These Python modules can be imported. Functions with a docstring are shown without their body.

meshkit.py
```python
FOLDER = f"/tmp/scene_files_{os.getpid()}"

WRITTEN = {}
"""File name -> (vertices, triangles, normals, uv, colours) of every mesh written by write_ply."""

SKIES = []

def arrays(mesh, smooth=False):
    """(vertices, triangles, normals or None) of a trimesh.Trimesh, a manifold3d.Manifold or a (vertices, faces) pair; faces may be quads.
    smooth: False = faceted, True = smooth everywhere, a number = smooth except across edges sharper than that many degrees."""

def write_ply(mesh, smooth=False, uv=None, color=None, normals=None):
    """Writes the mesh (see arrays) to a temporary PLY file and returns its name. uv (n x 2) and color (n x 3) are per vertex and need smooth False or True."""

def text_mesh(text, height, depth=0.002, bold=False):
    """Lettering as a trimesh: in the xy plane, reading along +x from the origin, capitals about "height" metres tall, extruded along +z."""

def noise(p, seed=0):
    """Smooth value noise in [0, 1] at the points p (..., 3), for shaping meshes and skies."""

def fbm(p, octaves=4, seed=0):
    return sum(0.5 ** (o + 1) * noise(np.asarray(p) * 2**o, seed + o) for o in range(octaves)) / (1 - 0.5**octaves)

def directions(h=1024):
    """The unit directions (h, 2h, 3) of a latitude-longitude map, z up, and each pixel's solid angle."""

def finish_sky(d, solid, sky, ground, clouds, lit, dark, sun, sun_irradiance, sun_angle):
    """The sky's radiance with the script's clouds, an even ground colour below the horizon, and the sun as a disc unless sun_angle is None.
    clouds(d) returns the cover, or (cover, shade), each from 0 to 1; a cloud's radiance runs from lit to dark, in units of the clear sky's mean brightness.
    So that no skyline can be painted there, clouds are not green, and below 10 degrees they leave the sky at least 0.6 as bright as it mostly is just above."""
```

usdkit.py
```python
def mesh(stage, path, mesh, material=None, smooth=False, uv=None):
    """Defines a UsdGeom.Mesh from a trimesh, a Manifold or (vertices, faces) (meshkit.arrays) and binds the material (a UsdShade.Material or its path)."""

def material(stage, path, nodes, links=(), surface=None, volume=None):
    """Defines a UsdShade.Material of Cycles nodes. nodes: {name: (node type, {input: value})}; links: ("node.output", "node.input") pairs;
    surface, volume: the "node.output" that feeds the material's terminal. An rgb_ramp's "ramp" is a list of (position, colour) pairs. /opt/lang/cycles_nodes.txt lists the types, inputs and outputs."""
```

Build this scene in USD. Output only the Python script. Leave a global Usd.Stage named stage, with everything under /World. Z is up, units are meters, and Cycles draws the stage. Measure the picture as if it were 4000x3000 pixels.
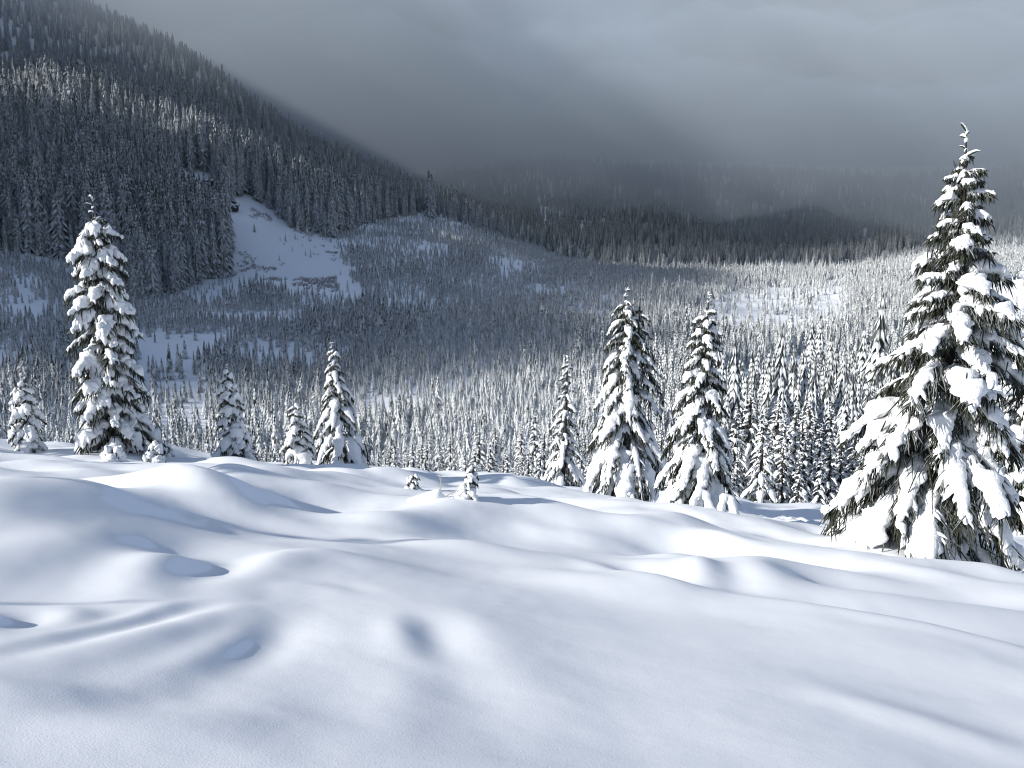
import math
import numpy as np
import shapely
import meshkit, usdkit
from pxr import Usd, UsdGeom, UsdLux, UsdShade, Gf, Sdf, Vt
from scipy.interpolate import RBFInterpolator, PchipInterpolator

stage = Usd.Stage.CreateInMemory()
UsdGeom.SetStageUpAxis(stage, 'Z')
UsdGeom.SetStageMetersPerUnit(stage, 1.0)
UsdGeom.Xform.Define(stage, '/World')
UsdGeom.Scope.Define(stage, '/World/Looks')
L = '/World/Looks/'
PI = math.pi

# ------------------------------------------------------------------ camera, sky, sun, exposure
EYE = 1.7
PITCH = math.radians(8.0)
FPX = 850.0                       # focal length in pixels of a 1024 wide picture
EXPOSURE = 0.55
SUN_EL, SUN_AZ = math.radians(25.0), math.radians(-113.0)     # azimuth from +y (view) towards +x
SUN_I, SKY_S = 1.12, 0.125
SUN = np.array([math.sin(SUN_AZ) * math.cos(SUN_EL), math.cos(SUN_AZ) * math.cos(SUN_EL), math.sin(SUN_EL)])

cam = UsdGeom.Camera.Define(stage, '/World/camera')
cam.CreateHorizontalApertureAttr(36.0)
cam.CreateFocalLengthAttr(36.0 * FPX / 1024)
cam.CreateExposureAttr(EXPOSURE)
cam.CreateClippingRangeAttr(Gf.Vec2f(0.1, 20000))
cam.AddTranslateOp().Set(Gf.Vec3d(0, 0, EYE))
cam.AddRotateXOp().Set(90 - math.degrees(PITCH))

sun = UsdLux.DistantLight.Define(stage, '/World/sun')
sun.CreateIntensityAttr(SUN_I)
sun.CreateNormalizeAttr(True)
sun.CreateAngleAttr(0.55)
sun.CreateColorAttr(Gf.Vec3f(1.0, 0.955, 0.885))
q = Gf.Rotation(Gf.Vec3d(0, 0, -1), Gf.Vec3d(*(-SUN)))
sun.AddTransformOp().Set(Gf.Matrix4d().SetRotate(q))

dome = UsdLux.DomeLight.Define(stage, '/World/sky')
dome.CreateIntensityAttr(1.0)
skym = usdkit.material(stage, L + 'sky', {
    'tc': ('texture_coordinate', {}),
    'sky': ('sky_texture', {'sky_type': 'single_scattering', 'sun_disc': False, 'sun_elevation': SUN_EL, 'sun_rotation': math.atan2(SUN[0], SUN[1]), 'altitude': 1200.0}),
    'n': ('noise_texture', {'scale': 2.2, 'detail': 5.0, 'roughness': 0.55}),
    'n2': ('noise_texture', {'scale': 3.0, 'detail': 4.0, 'roughness': 0.5}),
    'xyz': ('separate_xyz', {}),
    'low': ('math', {'math_type': 'multiply_add', 'value2': -0.95}),
    'r': ('rgb_ramp', {'ramp': [(-0.0, (0.2, 0.2, 0.2)), (0.24, (1, 1, 1))]}),
    'r2': ('rgb_ramp', {'ramp': [(0.36, (1.0, 1.12, 1.3)), (0.64, (1.95, 2.12, 2.36))]}),
    'mix': ('mix', {}),
    'bg': ('background_shader', {'strength': SKY_S}),
}, [('tc.generated', 'n.vector'), ('tc.generated', 'n2.vector'), ('tc.generated', 'xyz.vector'), ('xyz.z', 'low.value1'), ('n.fac', 'low.value3'), ('low.value', 'r.fac'),
    ('n2.fac', 'r2.fac'), ('r2.color', 'mix.color2'), ('r.color', 'mix.fac'), ('sky.color', 'mix.color1'), ('mix.color', 'bg.color')], surface='bg.background')
UsdShade.MaterialBindingAPI.Apply(dome.GetPrim()).Bind(skym)
dome.GetPrim().SetCustomDataByKey('kind', 'structure')

# ------------------------------------------------------------------ naming helpers
USED = {}


def numbered(path):
    k = USED.get(path, 0)
    USED[path] = k + 1
    return path if k == 0 else f'{path}_{k:03d}'


def tag(prim, label=None, cat=None, group=None, kind=None):
    for k, v in (('label', label), ('category', cat), ('group', group), ('kind', kind)):
        if v:
            prim.SetCustomDataByKey(k, v)
    return prim


def put(name, mesh, mat, parent='/World', smooth=True):
    return usdkit.mesh(stage, numbered(f'{parent}/{name}'), mesh, mat, smooth=smooth).GetPrim()


def xform(name, loc=(0, 0, 0), rz=0.0, s=1.0, parent='/World'):
    x = UsdGeom.Xform.Define(stage, numbered(f'{parent}/{name}'))
    x.AddTranslateOp().Set(Gf.Vec3d(*map(float, loc)))
    if rz:
        x.AddRotateZOp().Set(float(rz))
    if np.ndim(s) or s != 1.0:
        s = (s, s, s) if np.ndim(s) == 0 else s
        x.AddScaleOp().Set(Gf.Vec3f(*map(float, s)))
    return x.GetPrim()


# ------------------------------------------------------------------ materials
SNOW_C = (0.86, 0.885, 0.92)
M = {}
M['snow'] = usdkit.material(stage, L + 'snow', {
    'g': ('geometry', {}),
    'n': ('noise_texture', {'scale': 80.0, 'detail': 3.0, 'roughness': 0.6}),
    'n2': ('noise_texture', {'scale': 3.2, 'detail': 3.0}),
    'b': ('bump', {'strength': 0.3, 'distance': 0.006}),
    'b2': ('bump', {'strength': 0.12, 'distance': 0.04}),
    'p': ('principled_bsdf', {'base_color': SNOW_C, 'roughness': 0.6, 'specular_ior_level': 0.25}),
}, [('g.position', 'n.vector'), ('g.position', 'n2.vector'), ('n2.fac', 'b2.height'), ('n.fac', 'b.height'), ('b2.normal', 'b.normal'), ('b.normal', 'p.normal')], surface='p.BSDF')
M['tree_snow'] = usdkit.material(stage, L + 'tree_snow', {
    'g': ('geometry', {}),
    'n': ('noise_texture', {'scale': 14.0, 'detail': 4.0, 'roughness': 0.6}),
    'b': ('bump', {'strength': 0.8, 'distance': 0.05}),
    'p': ('principled_bsdf', {'base_color': (0.81, 0.83, 0.85), 'roughness': 0.65, 'specular_ior_level': 0.2}),
}, [('g.position', 'n.vector'), ('n.fac', 'b.height'), ('b.normal', 'p.normal')], surface='p.BSDF')


def frosted(name, dark, light, lo, hi, scale, snow=(0.82, 0.85, 0.88)):
    """Needles: green with hoar frost and a dusting of snow on what faces upwards."""
    return usdkit.material(stage, L + name, {
        'g': ('geometry', {}), 'sx': ('separate_xyz', {}), 'o': ('object_info', {}),
        'n': ('noise_texture', {'scale': scale, 'detail': 3.0}),
        'add': ('math', {'math_type': 'multiply_add', 'value2': 0.9}),
        'r': ('rgb_ramp', {'ramp': [(lo, (0, 0, 0)), (hi, (1, 1, 1))]}),
        'n2': ('noise_texture', {'scale': scale * 0.3}),
        'gm': ('mix', {'color1': dark, 'color2': light}),
        'mix': ('mix', {'color2': snow}),
        'p': ('principled_bsdf', {'roughness': 0.7, 'specular_ior_level': 0.2}),
    }, [('g.position', 'n.vector'), ('g.position', 'n2.vector'), ('g.normal', 'sx.vector'), ('n.fac', 'add.value1'), ('sx.z', 'add.value3'), ('add.value', 'r.fac'),
        ('n2.fac', 'gm.fac'), ('gm.color', 'mix.color1'), ('r.color', 'mix.fac'), ('mix.color', 'p.base_color')], surface='p.BSDF')


M['needle'] = frosted('needle', (0.020, 0.024, 0.016), (0.045, 0.053, 0.036), 0.85, 1.36, 16.0)
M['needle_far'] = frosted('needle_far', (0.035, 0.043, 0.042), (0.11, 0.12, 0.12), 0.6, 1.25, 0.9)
M['bark'] = usdkit.material(stage, L + 'bark', {
    'g': ('geometry', {}), 'n': ('noise_texture', {'scale': 12.0, 'detail': 5.0}),
    'r': ('rgb_ramp', {'ramp': [(0.3, (0.014, 0.012, 0.010)), (0.7, (0.05, 0.043, 0.037))]}),
    'p': ('principled_bsdf', {'roughness': 0.85}),
}, [('g.position', 'n.vector'), ('n.fac', 'r.fac'), ('r.color', 'p.base_color')], surface='p.BSDF')
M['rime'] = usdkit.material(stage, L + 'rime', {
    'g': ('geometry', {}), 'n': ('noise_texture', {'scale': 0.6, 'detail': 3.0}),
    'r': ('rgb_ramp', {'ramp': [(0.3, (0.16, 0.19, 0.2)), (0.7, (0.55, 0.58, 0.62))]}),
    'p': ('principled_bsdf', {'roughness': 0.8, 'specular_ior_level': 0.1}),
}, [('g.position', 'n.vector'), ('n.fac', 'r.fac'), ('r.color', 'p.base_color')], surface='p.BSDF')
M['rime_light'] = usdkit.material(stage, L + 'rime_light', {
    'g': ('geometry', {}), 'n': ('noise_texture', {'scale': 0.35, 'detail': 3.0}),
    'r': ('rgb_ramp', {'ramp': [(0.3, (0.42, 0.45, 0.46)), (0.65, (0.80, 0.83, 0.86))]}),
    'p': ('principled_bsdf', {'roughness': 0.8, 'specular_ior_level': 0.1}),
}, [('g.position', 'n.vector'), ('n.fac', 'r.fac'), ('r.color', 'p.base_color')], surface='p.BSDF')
M['brush'] = usdkit.material(stage, L + 'brush', {'p': ('principled_bsdf', {'base_color': (0.30, 0.29, 0.29), 'roughness': 0.85})}, surface='p.BSDF')
M['cone'] = usdkit.material(stage, L + 'cone', {'p': ('principled_bsdf', {'base_color': (0.10, 0.035, 0.02), 'roughness': 0.7})}, surface='p.BSDF')
M['rock'] = usdkit.material(stage, L + 'rock', {
    'g': ('geometry', {}), 'sx': ('separate_xyz', {}), 'n': ('noise_texture', {'scale': 0.5, 'detail': 5.0}),
    'add': ('math', {'math_type': 'multiply_add', 'value2': 0.8}),
    'r': ('rgb_ramp', {'ramp': [(0.85, (0.03, 0.032, 0.036)), (1.05, (0.8, 0.82, 0.85))]}),
    'p': ('principled_bsdf', {'roughness': 0.85}),
}, [('g.position', 'n.vector'), ('g.normal', 'sx.vector'), ('n.fac', 'add.value1'), ('sx.z', 'add.value3'), ('add.value', 'r.fac'), ('r.color', 'p.base_color')], surface='p.BSDF')

# ------------------------------------------------------------------ where things stand: survey marks read off the picture (2212 x 1659) with a distance
SC = 1024 / 2212
cp, sp = math.cos(PITCH), math.sin(PITCH)


def ray(sx, sy):
    u, v = (np.asarray(sx, float) - 1106) * SC, (np.asarray(sy, float) - 829.5) * SC
    return np.stack([u, FPX * cp - v * sp * 1.0, -v * cp - FPX * sp], -1)


def project(p):
    p = np.asarray(p, float) - [0, 0, EYE]
    f = p[..., 1] * cp - p[..., 2] * sp
    up = p[..., 1] * sp + p[..., 2] * cp
    f = np.where(f < 0.1, 0.1, f)
    return 1106 + p[..., 0] / f * FPX / SC, 829.5 - up / f * FPX / SC, f


def survey(sx, sy, d):
    """azimuth, ln distance, tangent of elevation of a mark d metres away (horizontally)."""
    r = ray(sx, sy)
    h = np.hypot(r[..., 0], r[..., 1])
    return np.arctan2(r[..., 0], r[..., 1]), math.log(d), r[..., 2] / h


PA, PB = -0.2185, -0.121          # the meadow's slope

MARKS = [
    # x=-400
    (-400, 900, 110), (-400, 760, 200), (-400, 640, 300), (-400, 545, 430), (-400, 380, 540), (-400, 180, 700), (-400, -100, 1000), (-400, -250, 1500),
    (0, 945, 110), (0, 800, 200), (0, 690, 290), (0, 600, 400), (0, 545, 455), (0, 400, 560), (0, 240, 700), (0, 60, 900), (0, -70, 1150), (0, -90, 1600),
    (250, 960, 110), (250, 840, 190), (250, 740, 270), (250, 640, 390), (250, 560, 465), (250, 400, 580), (250, 240, 720), (250, 130, 880), (250, 75, 1050), (250, 110, 1600),
    (430, 985, 105), (430, 900, 150), (430, 800, 220), (430, 735, 270), (430, 640, 400), (430, 590, 465), (430, 400, 600), (430, 280, 720), (430, 195, 900), (430, 240, 1400),
    (640, 985, 105), (640, 900, 150), (640, 800, 215), (640, 700, 300), (640, 620, 425), (640, 540, 530), (640, 450, 640), (640, 385, 740), (640, 335, 850), (640, 390, 1300),
    (850, 1000, 95), (850, 900, 140), (850, 800, 205), (850, 700, 300), (850, 600, 440), (850, 520, 580), (850, 470, 700), (850, 402, 900), (850, 430, 1400),
    (1000, 1000, 85), (1000, 950, 100), (1000, 850, 160), (1000, 750, 240), (1000, 650, 370), (1000, 560, 550), (1000, 490, 740), (1000, 455, 850), (1000, 470, 1050), (1000, 410, 1400), (1000, 330, 1900),
    (1200, 1010, 75), (1200, 900, 120), (1200, 800, 190), (1200, 700, 310), (1200, 620, 480), (1200, 560, 760), (1200, 545, 900), (1200, 500, 1050), (1200, 450, 1200), (1200, 390, 1400), (1200, 300, 1900),
    (1500, 1010, 75), (1500, 900, 115), (1500, 800, 185), (1500, 700, 330), (1500, 640, 520), (1500, 590, 820), (1500, 577, 920), (1500, 530, 1060), (1500, 470, 1230), (1500, 400, 1450), (1500, 300, 1900),
    (1800, 1010, 75), (1800, 920, 115), (1800, 830, 185), (1800, 770, 250), (1800, 700, 380), (1800, 640, 580), (1800, 590, 880), (1800, 570, 980), (1800, 520, 1120), (1800, 450, 1350), (1800, 320, 1900),
    (2100, 1000, 80), (2100, 900, 125), (2100, 800, 200), (2100, 700, 330), (2100, 640, 480), (2100, 590, 720), (2100, 555, 920), (2100, 510, 1100), (2100, 440, 1350), (2100, 320, 1900),
    (2450, 1000, 80), (2450, 860, 140), (2450, 740, 230), (2450, 640, 360), (2450, 580, 560), (2450, 540, 800), (2450, 480, 1050), (2450, 400, 1350), (2450, 300, 1900),
]
mk = np.array([survey(*m) for m in MARKS])
E_VALLEY = RBFInterpolator(np.stack([mk[:, 0] * 2.2, mk[:, 1]], 1), mk[:, 2], kernel='thin_plate_spline', smoothing=0.0004)


def plane_point(sx, sy):
    r = ray(sx, sy)
    t = -EYE / (r[..., 2] - PA * r[..., 1] - PB * r[..., 0])
    return r[..., :2] * t[..., None]


def drift_shape(p, line, w, h):
    """A rounded swell (h > 0) or hollow (h < 0) along a smooth line, fading out at both ends."""
    line = np.asarray(line, float)
    at = np.concatenate([[0], np.cumsum(np.hypot(*np.diff(line, axis=0).T))])
    n = max(int(at[-1] / (0.3 * w)) + 2, 6)
    u = np.linspace(0, at[-1], n)
    if len(line) > 2:
        pts = np.stack([PchipInterpolator(at, line[:, c])(u) for c in (0, 1)], 1)
    else:
        pts = np.stack([np.interp(u, at, line[:, c]) for c in (0, 1)], 1)
    taper = 0.3 + 0.7 * np.sin(PI * np.linspace(0, 1, n))
    lo, hi = pts.min(0) - 3 * w, pts.max(0) + 3 * w
    m = ((p > lo) & (p < hi)).all(1)
    out = np.zeros(len(p))
    acc = np.zeros(m.sum())
    for q_, k in zip(pts, taper):
        acc += k ** 3 * np.exp(-3 * ((p[m] - q_) ** 2).sum(1) / w ** 2)
    step = max(at[-1] / (n - 1), 1e-3)
    out[m] = h * (acc / max(w * math.sqrt(PI / 3) / step, 1.0)) ** (1 / 3)
    return out


# drifts (+) and hollows (-) of the meadow: line of survey marks, width, height in metres
DRIFTS = [
    ([(390, 1235), (440, 1225), (490, 1212)], 0.42, -0.22),
    ([(470, 1275), (560, 1225), (700, 1205), (900, 1225)], 0.42, 0.12),
    ([(340, 1200), (300, 1255), (290, 1290)], 0.5, 0.13),
    ([(590, 1325), (540, 1375), (440, 1430), (370, 1450)], 0.36, -0.105),
    ([(560, 1290), (420, 1330), (250, 1380), (0, 1440)], 0.5, 0.14),
    ([(900, 1335), (912, 1375), (930, 1405)], 0.36, -0.12),
    ([(940, 1420), (965, 1500), (955, 1600)], 0.75, -0.12),
    ([(1030, 1330), (1070, 1430), (1100, 1520), (1110, 1659)], 1.1, 0.13),
    ([(-60, 1340), (60, 1335)], 0.5, -0.32),
    ([(130, 1290), (100, 1350), (0, 1370)], 0.35, 0.12),
    ([(-60, 1420), (200, 1360), (400, 1300), (560, 1285)], 0.22, -0.09),
    ([(1310, 1215), (1400, 1255), (1500, 1285), (1570, 1290)], 0.40, -0.16),
    ([(1540, 1225), (1560, 1280)], 0.35, -0.16),
    ([(1640, 1225), (1650, 1290)], 0.6, 0.20),
    ([(1420, 1195), (1500, 1215)], 0.5, 0.14),
    ([(1580, 1295), (1750, 1325), (1950, 1360), (2300, 1430)], 0.45, -0.17),
    ([(1600, 1215), (1900, 1196), (2150, 1198), (2420, 1202), (2900, 1215)], 1.2, 0.62),
    ([(1750, 1480), (2000, 1560), (2300, 1640)], 0.5, 0.08),
    ([(-60, 1490), (150, 1500), (420, 1480)], 0.45, -0.16),
    ([(0, 1560), (300, 1580), (600, 1540)], 0.6, 0.10),
    ([(640, 1265), (740, 1268), (770, 1275)], 0.2, -0.05),
    ([(-80, 1235), (120, 1225), (280, 1200), (400, 1165)], 0.7, -0.20),
    ([(-80, 1190), (150, 1160), (330, 1120), (520, 1075), (640, 1040)], 1.2, -0.28),
    ([(330, 1135), (430, 1120), (620, 1130)], 1.0, 0.25),
    ([(-60, 1150), (100, 1100), (300, 1085)], 1.4, 0.35),
    ([(560, 1100), (640, 1090), (860, 1085)], 1.0, -0.35),
    ([(600, 1060), (800, 1045)], 1.2, 0.25),
    ([(780, 1145), (1000, 1120), (1300, 1135)], 0.9, 0.30),
    ([(1150, 1108), (1250, 1112)], 0.9, 0.35),
    ([(1330, 1160), (1480, 1155), (1700, 1165)], 0.6, 0.22),
    ([(1560, 1178), (1640, 1190)], 0.5, -0.16),
    ([(2100, 1185), (2212, 1165), (2300, 1160)], 0.6, 0.25),
    ([(1850, 1228), (2050, 1232), (2300, 1252)], 0.25, -0.07),
]
def _drift(line, w, h):
    pts = np.stack([plane_point(*p) for p in line])
    k = float(np.clip(np.hypot(*pts.T).mean() / 11.0, 0.45, 1.0))
    return pts, w * k, h * k


AWAY = -SUN[:2] / np.hypot(SUN[0], SUN[1])
DRIFTS = [_drift(*d) for d in DRIFTS]
_tg = np.random.default_rng(5)
TRACKS = []
for k, t in enumerate(np.linspace(0, 1, 34)):
    _r = ray(1600 + 215 * t + _tg.normal(0, 3), 900)
    TRACKS.append((_r[:2] / np.hypot(_r[0], _r[1]) * (39 - 8 * t + (0.35 if k % 2 else -0.35) + _tg.normal(0, 0.15)), _tg.uniform(0.13, 0.2)))
CREST = [(-0.9, 33.0), (-0.52, 36.0), (-0.35, 36.0), (0.0, 40.0), (0.2, 42.0), (0.45, 46.0), (0.9, 46.0)]


def smooth01(t):
    t = np.clip(t, 0, 1)
    return t * t * (3 - 2 * t)


def ground(x, y):
    """Height of the snow. The meadow lies round the camera, the valley beyond its crest."""
    x, y = np.atleast_1d(np.asarray(x, float)), np.atleast_1d(np.asarray(y, float))
    shape = x.shape
    x, y = x.ravel(), y.ravel()
    r = np.maximum(np.hypot(x, y), 0.3)
    th = np.arctan2(x, y)
    front = smooth01((y + 8) / 16)
    zp = np.where(y > 0, PA * y, PA * y * 0.4) * 1.0 + PB * 22 * np.tanh(x / 22)
    zp = np.where(y < 0, 2.0 * np.tanh(zp / 2.0), zp)
    near = r < 75
    p = np.stack([x, y], 1)
    bump = np.zeros_like(x)
    q = p[near]
    b = np.zeros(len(q))
    for line, w, h in DRIFTS:
        if h > 0:
            b += 0.95 * drift_shape(q, line, w, h)
        else:           # a long ramp, a short lee drop and a shallow floor beyond
            b += -1.2 * h * (0.62 * drift_shape(q, line - 0.75 * w * AWAY, 0.95 * w, 1.0) + 0.40 * drift_shape(q, line - 2.5 * w * AWAY, 2.1 * w, 1.0) - 0.45 * drift_shape(q, line + 0.55 * w * AWAY, 1.25 * w, 1.0))
    rr = r[near]
    q3 = np.concatenate([q, np.zeros((len(q), 1))], 1)
    amp = 0.22 + 0.78 * smooth01((rr - 8) / 14)
    warp = q3 + 0.9 * np.stack([meshkit.noise(q3 * 0.25, 5), meshkit.noise(q3 * 0.25, 6), 0 * rr], 1)
    b += amp * (0.8 * (meshkit.noise(warp * [0.22, 0.30, 1], 11) - 0.5) + 0.55 * (meshkit.noise(warp * [0.5, 0.72, 1], 12) - 0.5))
    b += 0.05 * (meshkit.noise(warp * 1.3, 13) - 0.5) * amp + 0.010 * (meshkit.fbm(warp * 2.6, 2, 14) - 0.5)
    for tp_, ts_ in TRACKS:
        dd = np.hypot(*(q - tp_).T)
        b += -0.16 * np.exp(-(dd / ts_) ** 2) + 0.05 * np.exp(-((dd - 1.9 * ts_) / (0.7 * ts_)) ** 2)
    bump[near] = b * smooth01((rr - 0.8) / 2.2)
    zp = zp + bump
    tc = np.clip(th, -0.82, 0.82)
    fv = E_VALLEY(np.stack([tc * 2.2, np.log(np.clip(r, 75, 2100))], 1))
    zv = EYE + fv * np.minimum(r, 1500 + 0.15 * (r - 1500) * (r > 1500))
    q3 = np.stack([x, y, 0 * x], 1)
    zv = zv + (meshkit.fbm(q3 * 0.02, 3, 21) - 0.5) * 5 * smooth01((r - 90) / 200) + (meshkit.fbm(q3 * 0.006, 3, 22) - 0.5) * (22 + 26 * smooth01((-th - 0.05) / 0.2)) * smooth01((r - 500) / 400)
    rc = np.interp(th, *zip(*CREST))
    w = smooth01((np.log(r) - np.log(rc)) / (math.log(82) - np.log(rc)))
    zf = zp * (1 - w) + zv * w - 3.0 * np.sin(PI * np.clip(w, 0, 1)) ** 2
    # behind and beside the camera the hillside runs on and flattens out
    side = smooth01((np.abs(th) - 0.85) / 0.6)
    zside = zp * np.exp(-np.maximum(r - 45, 0) / 400) - 12 * smooth01((r - 45) / 300) + (meshkit.fbm(q3 * 0.01, 3, 30) - 0.5) * 10 * smooth01((r - 60) / 100)
    z = zf * (1 - side) + zside * side
    return z.reshape(shape)


# ------------------------------------------------------------------ terrain: one polar sheet, cut into meadow, valley, mountain side and far hill
theta = np.concatenate([np.linspace(-0.72, 0.72, 520), np.linspace(0.72, 2 * PI - 0.72, 90)[1:-1]])
rad = np.concatenate([np.geomspace(0.35, 2.0, 14)[:-1], np.geomspace(2.0, 17, 150)[:-1], np.geomspace(17, 42, 210)[:-1], np.geomspace(42, 55, 24)[:-1], np.geomspace(55, 1500, 120)[:-1], np.geomspace(1500, 6000, 20)])
TH, RR = np.meshgrid(theta, rad, indexing='ij')
GX, GY = np.sin(TH) * RR, np.cos(TH) * RR
GZ = ground(GX, GY)
nt, nr = GX.shape
ii, jj = np.meshgrid(np.arange(nt), np.arange(nr - 1), indexing='ij')
i2 = (ii + 1) % nt
quads = np.stack([ii * nr + jj, ii * nr + jj + 1, i2 * nr + jj + 1, i2 * nr + jj], -1)
V = np.stack([GX, GY, GZ], -1).reshape(-1, 3)
V = np.vstack([V, [0, 0, float(ground(0.0, 0.01)[0])]])
cap = np.stack([np.arange(nt) * nr, ((np.arange(nt) + 1) % nt) * nr, np.full(nt, len(V) - 1)], -1)[:, ::-1]
allf = np.vstack([quads.reshape(-1, 4)[:, [0, 3, 2]], quads.reshape(-1, 4)[:, [0, 2, 1]], cap])
# normals over the whole sheet so that the pieces meet without a seam
fn = np.cross(V[allf[:, 1]] - V[allf[:, 0]], V[allf[:, 2]] - V[allf[:, 0]])
VN = np.zeros_like(V)
for k in range(3):
    np.add.at(VN, allf[:, k], fn)
VN /= np.linalg.norm(VN, axis=1, keepdims=True) + 1e-20
if VN[:, 2].mean() < 0:
    allf, VN = allf[:, ::-1], -VN


def sheet(name, faces, label):
    used, inv = np.unique(faces, return_inverse=True)
    m = UsdGeom.Mesh.Define(stage, f'/World/{name}')
    m.CreatePointsAttr(Vt.Vec3fArray.FromNumpy(V[used].astype(np.float32)))
    m.CreateFaceVertexCountsAttr(Vt.IntArray.FromNumpy(np.full(len(faces), 3, np.int32)))
    m.CreateFaceVertexIndicesAttr(Vt.IntArray.FromNumpy(inv.reshape(-1).astype(np.int32)))
    m.CreateSubdivisionSchemeAttr('none')
    m.CreateNormalsAttr(Vt.Vec3fArray.FromNumpy(VN[used].astype(np.float32)))
    m.SetNormalsInterpolation('vertex')
    UsdShade.MaterialBindingAPI.Apply(m.GetPrim()).Bind(M['snow'])
    tag(m.GetPrim(), label, kind='structure')


fc = V[allf].mean(1)
fr, ft = np.hypot(fc[:, 0], fc[:, 1]), np.arctan2(fc[:, 0], fc[:, 1])
far_r = np.interp(ft, [-0.9, -0.56, -0.35, -0.22, -0.13, -0.05, 0.1, 0.2, 0.35, 0.9], [430, 450, 470, 500, 640, 760, 800, 900, 960, 960])
meadow = fr < 58
hill = (fr > far_r) & (np.abs(ft) < 1.2)
left = hill & ((ft < -0.1) | ((ft < 0.02) & (fr < 950)))
sheet('snow_meadow', allf[meadow], 'smooth deep snow meadow of rolling drifts and hollows in the foreground')
sheet('valley_floor', allf[~meadow & ~hill], 'snow covered valley floor below the meadow, thick with young conifers')
sheet('mountain_slope', allf[left], 'steep forested mountain side rising into cloud on the left')
sheet('far_hill', allf[hill & ~left], 'distant forested hill fading into low cloud behind the valley')

# ------------------------------------------------------------------ geometry helpers for trees
rng = np.random.default_rng(7)


class Soup:
    def __init__(s):
        s.v, s.f, s.n = [], [], 0

    def add(s, v, f):
        s.v.append(v.reshape(-1, 3)); s.f.append(f + s.n); s.n += s.v[-1].shape[0]

    def get(s):
        return np.vstack(s.v), np.vstack(s.f)

    def __bool__(s):
        return s.n > 0


def tube_faces(nu, nv):
    i, j = np.meshgrid(np.arange(nu - 1), np.arange(nv), indexing='ij')
    a, b = i * nv + j, i * nv + (j + 1) % nv
    qd = np.stack([a, b, b + nv, a + nv], -1).reshape(-1, 4)
    return np.vstack([qd[:, [0, 1, 2]], qd[:, [0, 2, 3]]])


def norm(a):
    return a / (np.linalg.norm(a, axis=-1, keepdims=True) + 1e-12)


def bodies(paths, w, hgt, under=0.4, lift=0.0, nv=8, noise=0.0, freq=3.0, seed=0):
    """N swept bodies. paths (N, nu, 3); w, hgt (N, nu) half width and height along the path. Closed by end rings that shrink to a point."""
    paths = np.asarray(paths, float)
    N, nu, _ = paths.shape
    T = norm(np.gradient(paths, axis=1))
    up = np.zeros_like(T); up[..., 2] = 1
    side = np.cross(T, up)
    ln = np.linalg.norm(side, axis=-1, keepdims=True)
    side = np.where(ln < 0.15, norm(np.cross(T, np.broadcast_to([0.3, 1.0, 0.0], T.shape))), side / np.maximum(ln, 1e-9))
    U = np.cross(side, T)
    U = np.where(U[..., 2:] < 0, -U, U)
    a = np.arange(nv) * 2 * PI / nv
    c, sn = np.cos(a), np.sin(a)
    sn = np.where(sn < 0, sn * under, sn)
    v = paths[:, :, None] + side[:, :, None] * (w[..., None] * c)[..., None] + U[:, :, None] * (hgt[..., None] * (sn + lift))[..., None]
    if noise:
        k = meshkit.fbm(v * freq, 3 if nu > 20 else 2, seed) - 0.5
        centre = paths[:, :, None] + U[:, :, None] * (hgt[..., None, None] * lift)
        v = centre + (v - centre) * (1 + noise * 2 * k)[..., None]
    f = tube_faces(nu, nv)
    F = (f[None] + (np.arange(N) * nu * nv)[:, None, None]).reshape(-1, 3)
    return v.reshape(-1, 3), F


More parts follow.
